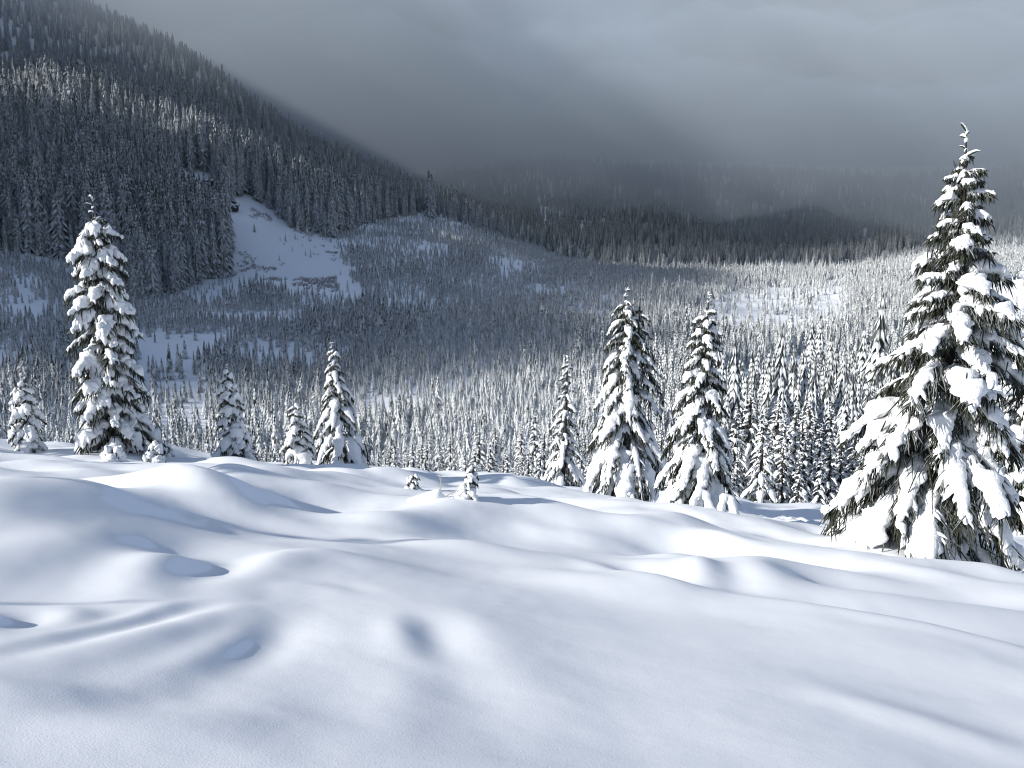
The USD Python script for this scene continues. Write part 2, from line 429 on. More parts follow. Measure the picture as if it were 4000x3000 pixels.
def twigs(p0, d, length, bend, nu):
    s = np.linspace(0, 1, nu)
    return p0[:, None] + d[:, None] * (length[:, None] * s)[..., None] - np.array([0, 0, 1.0]) * (bend[:, None] * length[:, None] * s ** 2)[..., None]


SPINDLE = {3: np.array([0.55, 1.0, 0.06]), 4: np.array([0.45, 1.0, 0.85, 0.05]), 5: np.array([0.35, 0.9, 1.0, 0.75, 0.04])}


def bough(p0, az, length, pitch, droop, width, snow, lod, g, pillow=1.0, hang=1.0, bare=0.0, fine=0.62):
    """One snow laden bough: (branch mesh, snow mesh or None)."""
    br, sw = Soup(), Soup()
    nu = {0: 5, 1: 8, 2: 11}[lod]
    s = np.linspace(0, 1, nu)
    out = np.array([math.cos(az), math.sin(az), 0])
    sidev = np.array([-out[1], out[0], 0])
    sway = g.normal(0, 0.10) * length
    path = p0 + np.outer(s * length * math.cos(pitch), out) + np.outer(sway * s ** 2, sidev)
    path[:, 2] += s * length * math.sin(pitch) - droop * length * s ** 2.2
    wood = (0.010 + 0.012 * length) * (1.04 - s)
    v, f = bodies(path[None], wood[None], wood[None], 1.0, 0, 4 if lod < 2 else 5)
    br.add(v, f)
    full = 0.55 + 0.45 * min(length / 1.6, 1.3)
    n_u = {0: 3, 1: 3, 2: 4}[lod]
    prof = SPINDLE[n_u]

    def along(t):
        k = t * (nu - 1)
        i0 = np.minimum(k.astype(int), nu - 2)
        return path[i0] + (path[i0 + 1] - path[i0]) * (k - i0)[:, None], norm(path[i0 + 1] - path[i0])

    # side twigs clothed in needles
    nt_ = int({0: 9, 1: 24, 2: 88 * fine}[lod] * full)
    ts = np.append(0.10 + 0.88 * g.random(nt_ - 1) ** 0.8, 0.97)
    base, T = along(ts)
    sgn = np.where(np.arange(nt_) % 2 == 0, 1.0, -1.0)
    spread = g.uniform(0.3, 1.0, nt_)
    spread[-1] = 0.0
    d = norm(T * (1 - 0.5 * spread)[:, None] + np.outer(sgn * spread, sidev) + g.normal(0, 0.15, (nt_, 3)) - np.outer(g.uniform(0.0, 0.5, nt_) * hang, [0, 0, 1]))
    tl = width * (1.0 - 0.6 * ts) * g.uniform(0.55, 1.15, nt_)
    bend = g.uniform(0.1, 0.7, nt_) * hang
    tp = twigs(base, d, tl, bend, n_u)
    thick = {0: 0.050, 1: 0.032, 2: 0.030 - 0.008 * fine}[lod] * g.uniform(0.7, 1.25, nt_) * min(1.0, 0.6 + 0.4 * length)
    v, f = bodies(tp, thick[:, None] * prof, thick[:, None] * prof, 1.0, 0, 3, 0.0 if lod < 2 else 0.4, 18.0, 3)
    br.add(v, f)
    # sprays hanging below
    nh = int({0: 6, 1: 20, 2: 76 * fine}[lod] * hang * full)
    if nh:
        th_ = 0.05 + 0.9 * g.random(nh)
        base, T = along(th_)
        base = base + np.outer(g.normal(0, 0.45 * width, nh) * (1.15 - th_), sidev)
        d = norm(np.outer(np.full(nh, 0.3), out) + g.normal(0, 0.28, (nh, 3)) - [0, 0, 1.0])
        hl = width * g.uniform(0.4, 1.1, nh)
        tp2 = twigs(base, d, hl, 0 * hl, n_u)
        tk = {0: 0.05, 1: 0.032, 2: 0.030 - 0.009 * fine}[lod] * g.uniform(0.7, 1.25, nh) * min(1.0, 0.6 + 0.4 * length)
        v, f = bodies(tp2, tk[:, None] * prof, tk[:, None] * prof, 1.0, 0, 3, 0.0 if lod < 2 else 0.4, 18.0, 4)
        br.add(v, f)
    if snow > 0:
        # main pad on the bough, in a few lumps
        npad = {0: 7, 1: 14, 2: 34}[lod]
        s0 = 0.12 + bare * 0.25 + 0.1 * g.random()
        sp_ = np.linspace(s0, 1.02, npad)
        pp = np.stack([np.interp(sp_, s, path[:, c]) for c in range(3)], 1)
        u = (sp_ - s0) / (1.02 - s0)
        env = np.clip(np.sin(PI * np.clip(u, 0.0, 1) ** 0.85), 0, 1) ** 0.5 * (1.1 - 0.35 * u)
        lump = 0.30 + 1.25 * meshkit.noise(np.stack([u * max(3.0, length * 3.0), 0 * u + g.random() * 50, 0 * u], 1), 9)
        wd = np.maximum(min(width, 0.8) * 0.40 * snow * env * lump, 0.004)
        hg = np.maximum(min(width, 0.75) * 0.30 * pillow * snow * env * lump, 0.004)
        v, f = bodies(pp[None], wd[None], hg[None], 0.45, 0.15, {0: 6, 1: 10, 2: 18}[lod], 0.62, 3.4 / max(width, 0.15), int(g.integers(1000)))
        sw.add(v, f)
        # tongues of snow on the side twigs
        nl = min(nt_ - 1, {0: 4, 1: 13, 2: 30}[lod])
        pick = g.permutation(nt_ - 1)[:nl]
        lw = tl[pick]
        lobes = tp[pick]
        nlu = 5 if lod == 2 else 4
        xs = np.linspace(0, 1, n_u)
        reach = g.uniform(0.45, 0.85, nl)
        lp = np.stack([np.stack([np.interp(np.linspace(0, reach[q_], nlu), xs, lobes[q_, :, c]) for c in range(3)], 1) for q_ in range(nl)])
        pr = {4: np.array([0.6, 1, 0.9, 0.08]), 5: np.array([0.6, 1.0, 1.0, 0.8, 0.08])}[nlu]
        sc = np.minimum(lw * g.uniform(0.14, 0.26, nl), 0.11) * snow + 0.012
        v, f = bodies(lp, sc[:, None] * pr, sc[:, None] * pr * pillow, 0.4, 0.3, {0: 5, 1: 5, 2: 6}[lod], 0.6, 4.0 / max(width, 0.15), int(g.integers(1000)))
        sw.add(v, f)
    return br.get(), (sw.get() if sw else None)


def trunk_mesh(H, r0, axis, nv=8):
    s = np.linspace(-0.02, 1, 14)
    pts = axis(s)
    w = r0 * (1 - s).clip(0.0) ** 0.85 + 0.012
    w[-1] = 0.002
    return bodies(pts[None], w[None], w[None], 1.0, 0, nv)


def conifer(H, radius, nb, lod, seed, lean=(0, 0), snow=1.0, pillow=1.0, hang=1.0, pitch=(0.5, -0.35), droop=(0.15, 0.55), top_bare=0.06, bw=0.42, lump=0.25, base=0.03, gap=0.0, jut=0.0, fine=0.62):
    """Returns trunk mesh, list of (branch, snow) in the tree's own space. radius: [(t, r)] outline."""
    g = np.random.default_rng(seed)
    wob = g.normal(0, 0.012 * H, 2)

    def axis(s):
        s = np.asarray(s, float); sa = np.abs(s)
        return np.stack([lean[0] * sa ** 1.3 + wob[0] * np.sin(PI * s), lean[1] * sa ** 1.3 + wob[1] * np.sin(PI * s), H * s], -1)

    rt, rv = zip(*radius)
    out = []
    # heights spaced by the room the boughs need: more, shorter ones near the top
    tt = np.sort(base + (1 - top_bare - base) * (1 - (1 - (np.arange(nb) + g.uniform(0, 0.8, nb)) / nb) ** 0.9))
    az = g.random() * 6.28
    for i, t in enumerate(tt):
        az += 2.399 + g.normal(0, 0.25)
        R = np.interp(t, rt, rv) * g.uniform(1 - lump, 1 + lump)
        if jut and g.random() < jut:
            R *= 1.35
        p = np.interp(t, [0, 1], [pitch[1], pitch[0]]) + g.normal(0, 0.1)
        dr = np.interp(t, [0, 1], [droop[1], droop[0]]) * g.uniform(0.7, 1.3)
        length = max(R / max(math.cos(p), 0.4), 0.12)
        length *= 1.0 + 0.25 * dr
        w = max(bw * length ** 0.75 * g.uniform(0.8, 1.2), 0.09)
        sn = snow * g.uniform(0.75, 1.15)
        if gap and g.random() < gap:
            sn *= 0.35
        out.append(bough(axis(t), az, length, p, dr, w, sn, lod, g, pillow, hang, 0.0, fine))
    # leader
    ld = Soup(); ls = Soup()
    s = np.linspace(1 - top_bare * 1.6, 1.0, 6)
    pts = axis(s)
    w = np.linspace(0.020, 0.009, 6) * (H / 8)
    w[-1] = 0.002
    v, f = bodies(pts[None], w[None], w[None], 1, 0, 5); ld.add(v, f)
    nsh = 10
    a = np.arange(nsh) * 2.4 + g.random() * 6
    lv = np.array([0.30, 0.34, 0.36, 0.38, 0.9, 0.95, 1.0, 1.5, 1.55, 1.6]) * top_bare
    lv = lv * g.uniform(0.75, 1.3, nsh)
    p0 = axis(1 - lv)
    d = norm(np.stack([np.cos(a), np.sin(a), g.uniform(0.35, 1.5, nsh)], 1))
    ll = np.minimum(top_bare * H * 0.55, 0.40) * np.array([0.7, 1.0, 0.5, 0.8, 0.55, 0.8, 0.6, 1.0, 0.8, 1.1]) * g.uniform(0.6, 1.15, nsh)
    tp = twigs(p0, d, ll, g.uniform(0.0, 0.4, nsh), 5)
    wv = 0.020 * min(H / 8, 1.1) * SPINDLE[5]
    v, f = bodies(tp, np.repeat(wv[None], nsh, 0), np.repeat(wv[None], nsh, 0), 1, 0, 5, 0.4, 20.0, 2); ld.add(v, f)
    sv = np.repeat(0.036 * min(H / 8, 1.1) * SPINDLE[5][None] * snow, nsh, 0) * g.uniform(0.5, 1.5, nsh)[:, None]
    v, f = bodies(tp, sv, sv * 0.9, 0.3, 0.45, 6, 0.5, 8.0, 3); ls.add(v, f)
    for q_, k in zip(axis(1 - top_bare * np.array([1.7, 1.15, 0.55])), (1.3, 0.8, 0.5)):
        s5 = np.linspace(-1, 1, 5)
        pth = q_ + np.outer(s5 * 0.10 * H / 8 * k, [0.3 + 0.3 * k, 0.2, 1.0])
        r = 0.06 * H / 8 * k * np.array([0.1, 0.8, 1, 0.8, 0.1]) * snow
        v, f = bodies(pth[None], r[None], r[None], 1, 0, 7, 0.5, 7.0, int(g.integers(99))); ls.add(v, f)
    return trunk_mesh(H, 0.022 * H, axis), out, ld.get(), ls.get()


def build_conifer(name, loc, label, cat, parts=True, group=None, rz=0, fork=None, **kw):
    t, bs, ld, ls = conifer(**kw)
    if fork:
        h2 = kw['H'] * (1 - fork[1]) * 0.97
        t2, b2, ld2, ls2 = conifer(H=h2, radius=[(0, 0.8), (0.5, 0.5), (1, 0.08)], nb=22, lod=kw['lod'], seed=kw['seed'] + 1, snow=0.7, hang=1.1, pitch=(0.5, -0.3), droop=(0.4, 0.9), gap=0.4, bw=0.42, top_bare=0.2)
        o = np.array([fork[0], 0.15, kw['H'] * fork[1] - 0.2])
        sh = lambda m: (m[0] + o, m[1])
        bs = bs + [(sh(b), sh(s_)) for b, s_ in b2] + [(sh(ld2), sh(ls2)), (sh(t2), None)]
    x = xform(name, loc, rz)
    tag(x, label, cat, group)
    P = str(x.GetPath())
    put('trunk', t, M['bark'], P)
    if parts:
        for b, s in bs:
            pb = put('branch', b, M['needle'], P)
            if s is not None:
                put('snow_load', s, M['tree_snow'], str(pb.GetPath()))
        pb = put('leader_shoot', ld, M['needle'], P)
        put('snow_load', ls, M['tree_snow'], str(pb.GetPath()))
    else:
        br, sn = Soup(), Soup()
        for b, s in bs + [(ld, ls)]:
            br.add(*b)
            if s is not None:
                sn.add(*s)
        put('crown', br.get(), M['needle'], P)
        put('snow_cover', sn.get(), M['tree_snow'], P)
    return x


def stand_at(sx, d):
    """Ground point in image column sx at distance d."""
    r = ray(sx, 900)
    h = r[:2] / np.hypot(*r[:2]) * d
    return np.array([h[0], h[1], float(ground(h[0], h[1])[0])])


def size_to(p, top):
    """Height and lean that bring a tree standing at p up to the survey mark of its top."""
    f = project(p)[2]
    lo, hi = 0.3, 60.0
    for _ in range(40):
        m = (lo + hi) / 2
        if project(p + [0, 0, m])[1] > top[1]:
            lo = m
        else:
            hi = m
    sx = project(p + [0, 0, lo])[0]
    return lo, ((top[0] - sx) * SC / FPX * f, 0.0)


def outline(p, pts):
    """Half widths given in picture units become metres at the tree."""
    f = project(p)[2]
    return [(t, w * SC / FPX * f) for t, w in pts]


REPORT = []
HEROES = [
    # name, base column, distance, top mark, outline (t, half width), label, options
    ('spruce_tree', 1976, 24.5, (2084, 268), [(0, 185), (0.1, 205), (0.3, 148), (0.5, 106), (0.7, 66), (0.85, 40), (0.95, 20), (1, 8)],
     'tallest conifer, at the right edge, dark juts of bare green branches among heavy snow', dict(nb=100, lod=2, seed=3, fine=1.0, snow=1.2, hang=1.0, pitch=(0.5, -0.3), droop=(0.25, 0.75), jut=0.12, gap=0.18, bw=0.50, top_bare=0.065)),
    ('hemlock_tree', 240, 33.0, (197, 418), [(0, 66), (0.15, 68), (0.4, 60), (0.6, 52), (0.75, 44), (0.9, 36), (1, 10)],
     'tall narrow conifer on the left rim covered in rounded pillows of snow', dict(nb=80, lod=2, seed=11, snow=1.15, pillow=1.5, hang=0.8, pitch=(0.35, -0.2), droop=(0.5, 0.5), gap=0.18, bw=0.56, top_bare=0.09)),
    ('spruce_tree', 1355, 36.0, (1352, 618), [(0, 84), (0.2, 80), (0.45, 64), (0.7, 42), (0.85, 30), (1, 8)],
     'tall forked conifer with two tops, beside the tree with snow arches at its foot', dict(nb=84, lod=2, seed=21, snow=1.05, hang=1.1, pitch=(0.2, -0.6), droop=(0.6, 1.1), gap=0.12, bw=0.46, fork=(0.48, 0.64))),
    ('spruce_tree', 1512, 29.0, (1532, 625), [(0, 78), (0.15, 76), (0.4, 60), (0.65, 40), (0.85, 24), (1, 8)],
     'tall conifer with long white hanging boughs and snow arches round its foot', dict(nb=80, lod=2, seed=31, snow=1.15, hang=1.1, pitch=(0.4, -0.5), droop=(0.4, 1.1), gap=0.12, bw=0.47, top_bare=0.09)),
    ('spruce_tree', 745, 36.0, (716, 738), [(0, 64), (0.2, 58), (0.5, 40), (0.8, 20), (1, 7)],
     'mid height conifer with drooping curled tip and dark open base left of centre', dict(nb=66, lod=1, seed=41, snow=1.2, hang=1.0, pitch=(0.2, -0.5), droop=(0.6, 1.0), gap=0.1, bw=0.44)),
    ('hemlock_tree', 508, 34.0, (489, 786), [(0, 45), (0.3, 39), (0.6, 27), (0.85, 14), (1, 7)],
     'shorter snow padded conifer standing between the tall left tree and two close set trees', dict(nb=56, lod=1, seed=51, snow=1.4, pillow=1.4, hang=0.8, pitch=(0.2, -0.4), droop=(0.5, 0.6), bw=0.5)),
    ('hemlock_tree', 648, 38.0, (636, 862), [(0, 34), (0.4, 30), (0.7, 18), (1, 7)],
     'thin conifer with a double rounded tip beside the one with a curled tip', dict(nb=40, lod=1, seed=61, snow=1.35, pillow=1.2, pitch=(0.2, -0.4), droop=(0.5, 0.6), bw=0.48)),
    ('hemlock_tree', 54, 34.0, (46, 818), [(0, 33), (0.4, 31), (0.7, 24), (0.9, 15), (1, 8)],
     'small rounded conifer plastered white at the far left of the meadow rim', dict(nb=42, lod=1, seed=71, snow=1.3, pillow=1.5, hang=0.7, pitch=(0.2, -0.3), droop=(0.5, 0.6), bw=0.55)),
    ('spruce_tree', 1215, 46.0, (1226, 766), [(0, 42), (0.3, 36), (0.6, 22), (1, 6)],
     'slim pointed conifer to the left of the forked tree', dict(nb=60, lod=1, seed=81, snow=1.15, hang=1.0, pitch=(0.2, -0.6), droop=(0.4, 0.7), bw=0.42)),
    ('hemlock_tree', 2228, 40.0, (2206, 690), [(0, 95), (0.3, 88), (0.6, 72), (0.85, 42), (1, 10)],
     'snow padded conifer cut by the right edge of the photo behind the tallest tree', dict(nb=64, lod=1, seed=91, snow=1.1, pillow=1.3, pitch=(0.3, -0.45), droop=(0.4, 0.6), bw=0.46)),
]
for name, sx, d, top, ol, label, kw in HEROES:
    p = stand_at(sx, d)
    H, lean = size_to(p, top)
    REPORT.append((label[:30], [round(float(c), 1) for c in p], round(H, 1), [round(float(c)) for c in project(p)[:2]]))
    build_conifer(name, p - [0, 0, 0.15], label, 'conifer', H=H + 0.15, lean=lean, radius=outline(p, ol), **kw)


# ------------------------------------------------------------------ forest: low kinds for the distance
def far_kind(seed, nl, R, npt=7, snow=0.7, bulge=1.0, crown0=0.06):
    """A conifer one unit tall: drooping tiers of branches, snow lying on them. (dark, snow)."""
    g = np.random.default_rng(seed)
    dk, sw = Soup(), Soup()
    lean = g.normal(0, 0.015, 2)
    for k in range(nl):
        t = crown0 + (0.98 - crown0) * k / nl
        step = (0.98 - crown0) / nl
        r = R * (1 - (k / nl) ** bulge) * g.uniform(0.75, 1.2) + 0.012
        a0 = g.random() * 6.28
        m = 2 * npt
        a = a0 + np.arange(m) * 2 * PI / m
        rad_ = np.where(np.arange(m) % 2 == 0, r * g.uniform(0.7, 1.25, m), r * g.uniform(0.3, 0.5, m))
        z = t - np.where(np.arange(m) % 2 == 0, r * g.uniform(0.3, 0.8, m), -0.1 * step)
        c = np.array([lean[0] * t, lean[1] * t, 0])
        ring = np.stack([np.cos(a) * rad_, np.sin(a) * rad_, z], 1) + c
        apex = np.array([[0, 0, t + step * 1.5]]) + c
        v = np.vstack([ring, apex])
        f = np.stack([np.arange(m), (np.arange(m) + 1) % m, np.full(m, m)], 1)
        dk.add(v, f)
        # snow: a pad on some of the arms, riding above them
        for q_ in range(0, m, 2):
            if g.random() > snow:
                continue
            tip = ring[q_] * 0.93 + apex[0] * 0.07
            inn = ring[q_] * 0.25 + apex[0] * 0.75
            side = np.array([-math.sin(a[q_]), math.cos(a[q_]), 0]) * r * g.uniform(0.22, 0.36)
            mid = (tip + inn) / 2
            n_ = np.array([math.cos(a[q_]) * 0.5, math.sin(a[q_]) * 0.5, 0.9]) * r * 0.22
            vv = np.array([tip, mid + side, inn, mid - side, mid + n_])
            ff = np.array([[0, 1, 4], [1, 2, 4], [2, 3, 4], [3, 0, 4]])
            sw.add(vv, ff)
    s5 = np.array([0, 0.5, 1.0])
    pth = np.stack([lean[0] * s5, lean[1] * s5, s5 * 1.0], 1)
    w = np.array([0.012, 0.008, 0.001])
    v, f = bodies(pth[None], w[None], w[None], 1, 0, 4)
    dk.add(v, f)
    return dk.get(), sw.get()


def inside(poly, sx, sy):
    return shapely.contains_xy(shapely.Polygon(poly), sx, sy)


OLD_EDGE = [(-500, 545), (0, 545), (130, 560), (240, 575), (285, 690), (335, 690), (350, 640), (430, 615), (495, 600), (500, 470), (640, 500), (720, 512), (800, 485), (850, 470), (950, 468), (1000, 485),
            (1100, 515), (1200, 552), (1300, 572), (1500, 580), (1800, 574), (1950, 548), (2080, 520), (2700, 480)]
CHUTE = [(380, 366), (440, 372), (470, 430), (500, 440), (525, 420), (580, 450), (640, 505), (720, 528), (770, 600), (790, 650), (700, 640), (560, 615), (495, 604), (492, 480), (440, 440), (400, 425)]
CHUTE2 = [(380, 372), (445, 372), (482, 450), (485, 500), (410, 490), (390, 440)]
THIN = [
    ([(10, 590), (80, 600), (95, 690), (20, 690)], 0.2),
    ([(280, 715), (510, 722), (480, 765), (400, 790), (330, 805), (290, 785)], 0.04),
    ([(290, 790), (440, 780), (450, 970), (300, 970)], 0.25),
    ([(440, 920), (640, 930), (640, 1030), (440, 1010)], 0.5),
    ([(780, 866), (880, 868), (960, 890), (800, 925)], 0.12),
    ([(880, 520), (975, 532), (960, 552), (890, 545)], 0.2),
    ([(1060, 555), (1150, 565), (1165, 600), (1060, 592)], 0.2),
    ([(1130, 612), (1240, 612), (1240, 645), (1140, 645)], 0.25),
    ([(1240, 635), (1345, 635), (1330, 690), (1215, 705)], 0.3),
    ([(1500, 642), (1830, 608), (1840, 712), (1520, 740)], 0.13),
    ([(1520, 818), (1760, 762), (1800, 826), (1590, 888)], 0.0),
    ([(2050, 655), (2350, 530), (2350, 690), (2090, 715)], 0.01),
    ([(600, 560), (760, 590), (800, 660), (640, 660)], 0.25),
]


def scatter(r0, r1, th0, th1, spacing, g):
    """Jittered points with a spacing that grows with the distance."""
    out = []
    r = r0
    while r < r1:
        sp_ = spacing(r)
        n = max(int((th1 - th0) * r / sp_), 1)
        t = th0 + (np.arange(n) + g.uniform(0.0, 1.0, n)) / n * (th1 - th0)
        rr = r + g.uniform(-0.5, 0.5, n) * sp_
        out.append(np.stack([np.sin(t) * rr, np.cos(t) * rr], 1))
        r += sp_
    return np.vstack(out)


g = np.random.default_rng(99)
cand = scatter(60, 1650, -0.80, 0.78, lambda r: 1.65 + r / 330, g)
cz = ground(cand[:, 0], cand[:, 1])
cpos = np.column_stack([cand, cz])
csx, csy, _ = project(cpos)
cr = np.hypot(cand[:, 0], cand[:, 1])
wx = (meshkit.fbm(np.column_stack([cand * 0.05, 0 * cr]), 3, 61) - 0.5) * 70
wy = (meshkit.fbm(np.column_stack([cand * 0.05, 0 * cr]), 3, 62) - 0.5) * 40
edge = np.interp(csx, *zip(*OLD_EDGE))
old = (csy < edge + g.normal(0, 3, len(cr))) & (cr > 380)
chute = inside(CHUTE, csx + wx * 0.6, csy + wy * 0.6)
keep = g.random(len(cr)) < np.where(old, 0.85, 1.0)
# openings in the young growth
open_n = meshkit.fbm(np.column_stack([cand * 0.022, 0 * cr]), 3, 77)
dense = smooth01((csx - 560) / 200) * smooth01((csy - 480) / 60)
thin = smooth01((open_n - 0.40 + 0.28 * dense) / 0.12) * 0.75 + 0.25
thin = np.where((cr < 170) & (csx > 700), np.maximum(thin, 0.85), thin)
for poly, k in THIN:
    thin = np.where(inside(poly, csx + wx, csy + wy), k, thin)
keep &= old | (g.random(len(cr)) < thin)
keep &= ~(chute & (g.random(len(cr)) > 0.03))
# the tall old trees need more room
keep &= ~old | (g.random(len(cr)) < np.where(inside(CHUTE2, csx, csy), 0.06, 0.54))
keep &= (csy > -260)
cpos, csx, csy, cr, old = cpos[keep], csx[keep], csy[keep], cr[keep], old[keep]
right_k = np.where(cr < 170, smooth01((csx - 1300) / 400), smooth01((csx - 900) / 700) * 0.5)
H = np.where(old, g.uniform(17, 36, len(cr)) * (0.6 + 0.8 * meshkit.fbm(np.column_stack([cpos[:, :2] * 0.025, 0 * cr]), 2, 91)) * np.where(cr > 750, 0.62, 1.0), (4.1 + 3.8 * right_k + 0.0015 * cr) * g.uniform(0.5, 1.25, len(cr)) * (0.55 + 0.9 * meshkit.fbm(np.column_stack([cpos[:, :2] * 0.035, 0 * cr]), 2, 92)) * np.where(g.random(len(cr)) < 0.04, 1.5, 1.0))
wide = g.uniform(0.8, 1.25, len(cr))
spin = g.uniform(0, 360, len(cr))

KINDS = {'young': [far_kind(100 + k, 14, 0.175, 8, 0.75, 0.9) for k in range(8)],
         'shade_dark': [far_kind(150 + k, 14, 0.175, 8, 0.55, 0.9) for k in range(8)],  # fewer snow pads, so the slope trees come out darker as if shaded
         'old': [far_kind(200 + k, 24, 0.10, 8, 0.55, 1.9, 0.06) for k in range(8)]}


def instancer(name, kind, idx, label, cat, mats):
    pi = UsdGeom.PointInstancer.Define(stage, f'/World/{name}')
    protos = []
    for k, (dk, sn) in enumerate(KINDS[kind]):
        base = f'/World/{name}/kinds/tree_{k:03d}'
        UsdGeom.Xform.Define(stage, base)
        usdkit.mesh(stage, base + '/crown', dk, mats[0], smooth=False)
        usdkit.mesh(stage, base + '/snow_cover', sn, mats[1], smooth=False)
        protos.append(Sdf.Path(base))
    pi.CreatePrototypesRel().SetTargets(protos)
    n = len(idx)
    pi.CreatePositionsAttr(Vt.Vec3fArray.FromNumpy((cpos[idx] - [0, 0, 0.2]).astype(np.float32)))
    pi.CreateScalesAttr(Vt.Vec3fArray.FromNumpy(np.stack([H[idx] * wide[idx], H[idx] * wide[idx], H[idx]], 1).astype(np.float32)))
    a = np.radians(spin[idx]) / 2
    pi.CreateOrientationsAttr(Vt.QuathArray([Gf.Quath(float(math.cos(x)), Gf.Vec3h(0, 0, float(math.sin(x)))) for x in a]))
    pi.CreateProtoIndicesAttr(Vt.IntArray.FromNumpy(rng.integers(0, len(protos), n).astype(np.int32)))
    tag(pi.GetPrim(), label, cat, kind='stuff')


# the nearest trees stand for themselves
near_i = np.argsort(cr)
near_i = near_i[(~old[near_i]) & (np.abs(csx[near_i] - 1106) < 1150)][:290]
is_near = np.zeros(len(cr), bool); is_near[near_i] = True
mid = []
for k in range(7):
    t, bs, ld, ls = conifer(H=1.0 * 7, radius=[(0, 1.25), (0.3, 1.0), (0.6, 0.62), (0.85, 0.3), (1, 0.08)], nb=46, lod=0, seed=500 + k, snow=1.05, pillow=1.1, hang=0.9,
                            pitch=(0.3, -0.5), droop=(0.4, 0.65), bw=0.44, top_bare=0.07)
    br, sn = Soup(), Soup()
    for b, s_ in bs + [(ld, ls)]:
        br.add(*b); sn.add(*s_)
    path = f'/World/conifer_kind_{k:03d}'
    stage.CreateClassPrim(path)
    usdkit.mesh(stage, path + '/trunk', t, M['bark'], smooth=True)
    usdkit.mesh(stage, path + '/crown', br.get(), M['needle'], smooth=True)
    usdkit.mesh(stage, path + '/snow_cover', sn.get(), M['tree_snow'], smooth=True)
for i in near_i:
    h = H[i] / 7
    x = xform('young_conifer', cpos[i] - [0, 0, 0.2], spin[i], (h * wide[i], h * wide[i], h))
    x.GetReferences().AddInternalReference(f'/World/conifer_kind_{int(rng.integers(7)):03d}')
    x.SetInstanceable(True)
    if csx[i] < 700:
        tag(x, 'young conifer in the thin growth below the rim around the tall narrow left tree', 'conifer', 'young conifers below the left part of the rim')
    elif csx[i] < 1280:
        tag(x, 'young white conifer in the dense stand behind the rim above the bent sapling', 'conifer', 'young conifers below the middle of the rim')
    elif csx[i] < 1580:
        tag(x, 'young snow laden conifer packed behind the forked tree and the tree with snow arches', 'conifer', 'young conifers behind the two tall middle trees')
    else:
        tag(x, 'snow laden conifer of the taller stand behind the tallest conifer', 'conifer', 'conifers of the stand behind the tallest conifer')
rest = np.where(~is_near)[0]
yg = rest[~old[rest]]
og = rest[old[rest]]
lefty = (csx[og] < 1060) | ((csx[og] < 1200) & (cr[og] < 900))
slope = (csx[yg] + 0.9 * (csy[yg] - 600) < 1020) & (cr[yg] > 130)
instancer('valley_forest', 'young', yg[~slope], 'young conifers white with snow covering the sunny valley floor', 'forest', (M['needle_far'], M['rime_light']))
instancer('slope_forest', 'shade_dark', yg[slope], 'young conifers given less snow to look shaded, on the slope below the mountain', 'forest', (M['needle_far'], M['rime_light']))
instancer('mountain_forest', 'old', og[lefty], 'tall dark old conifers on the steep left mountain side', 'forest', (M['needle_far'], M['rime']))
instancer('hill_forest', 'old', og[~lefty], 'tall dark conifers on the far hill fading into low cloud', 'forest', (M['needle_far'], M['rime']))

# ------------------------------------------------------------------ cloud: the bank on the far slopes and an unseen deck added to shade the left mountain, even density in closed bodies
def cloud(name, xs, ys, cover, bottom, top, density, label, colour=(0.76, 0.88, 1.0), aniso=0.0):
    X, Y = np.meshgrid(xs, ys, indexing='ij')
    E = cover(X, Y)
    zb, zt = bottom(X, Y), top(X, Y)
    zm = zb * 0.5 + zt * 0.5
    zb, zt = zm + (zb - zm) * E, zm + (zt - zm) * E
    n = X.size
    ny = X.shape[1]
    on = (E > 0)
    a, b = np.meshgrid(np.arange(X.shape[0] - 1), np.arange(ny - 1), indexing='ij')
    q4 = np.stack([a * ny + b, (a + 1) * ny + b, (a + 1) * ny + b + 1, a * ny + b + 1], -1).reshape(-1, 4)
    onf = on.ravel()[q4].any(1)
    q4 = q4[onf]
    topi = np.where(on.ravel(), np.arange(n) + n, np.arange(n))
    v = np.vstack([np.stack([X, Y, zb], -1).reshape(-1, 3), np.stack([X, Y, zt], -1).reshape(-1, 3)])
    fb = np.vstack([q4[:, [0, 2, 1]], q4[:, [0, 3, 2]]])
    ft_ = np.vstack([topi[q4[:, [0, 1, 2]]], topi[q4[:, [0, 2, 3]]]])
    f = np.vstack([fb, ft_])
    f = f[(f[:, 0] != f[:, 1]) & (f[:, 1] != f[:, 2]) & (f[:, 0] != f[:, 2])]
    used, inv = np.unique(f, return_inverse=True)
    m = usdkit.material(stage, L + name, {'v': ('principled_volume', {'color': colour, 'density': density, 'anisotropy': aniso})}, volume='v.volume')
    p = put(name, (v[used], inv.reshape(-1, 3)), m, smooth=True)
    tag(p, label, 'cloud', kind='stuff')


def fog_bottom(X, Y):
    b = np.interp(X, [-1500, -400, -220, -60, 60, 220, 450, 700, 2500], [108, 104, 98, 84, 68, 52, 26, 4, 4])
    n3 = np.stack([X, Y, 0 * X], -1)
    return b + (meshkit.fbm(n3 * 0.006, 3, 41) - 0.5) * 80 + (meshkit.fbm(n3 * 0.02, 3, 44) - 0.5) * 45


def fog_cover(X, Y):
    n3 = np.stack([X, Y, 0 * X], -1)
    d = Y - 640 + 110 * smooth01((-X - 120) / 200) + (meshkit.fbm(n3 * 0.004, 3, 42) - 0.5) * 160
    return smooth01(d / 180) * smooth01((4200 - Y) / 300) * smooth01((2600 - np.abs(X)) / 300)


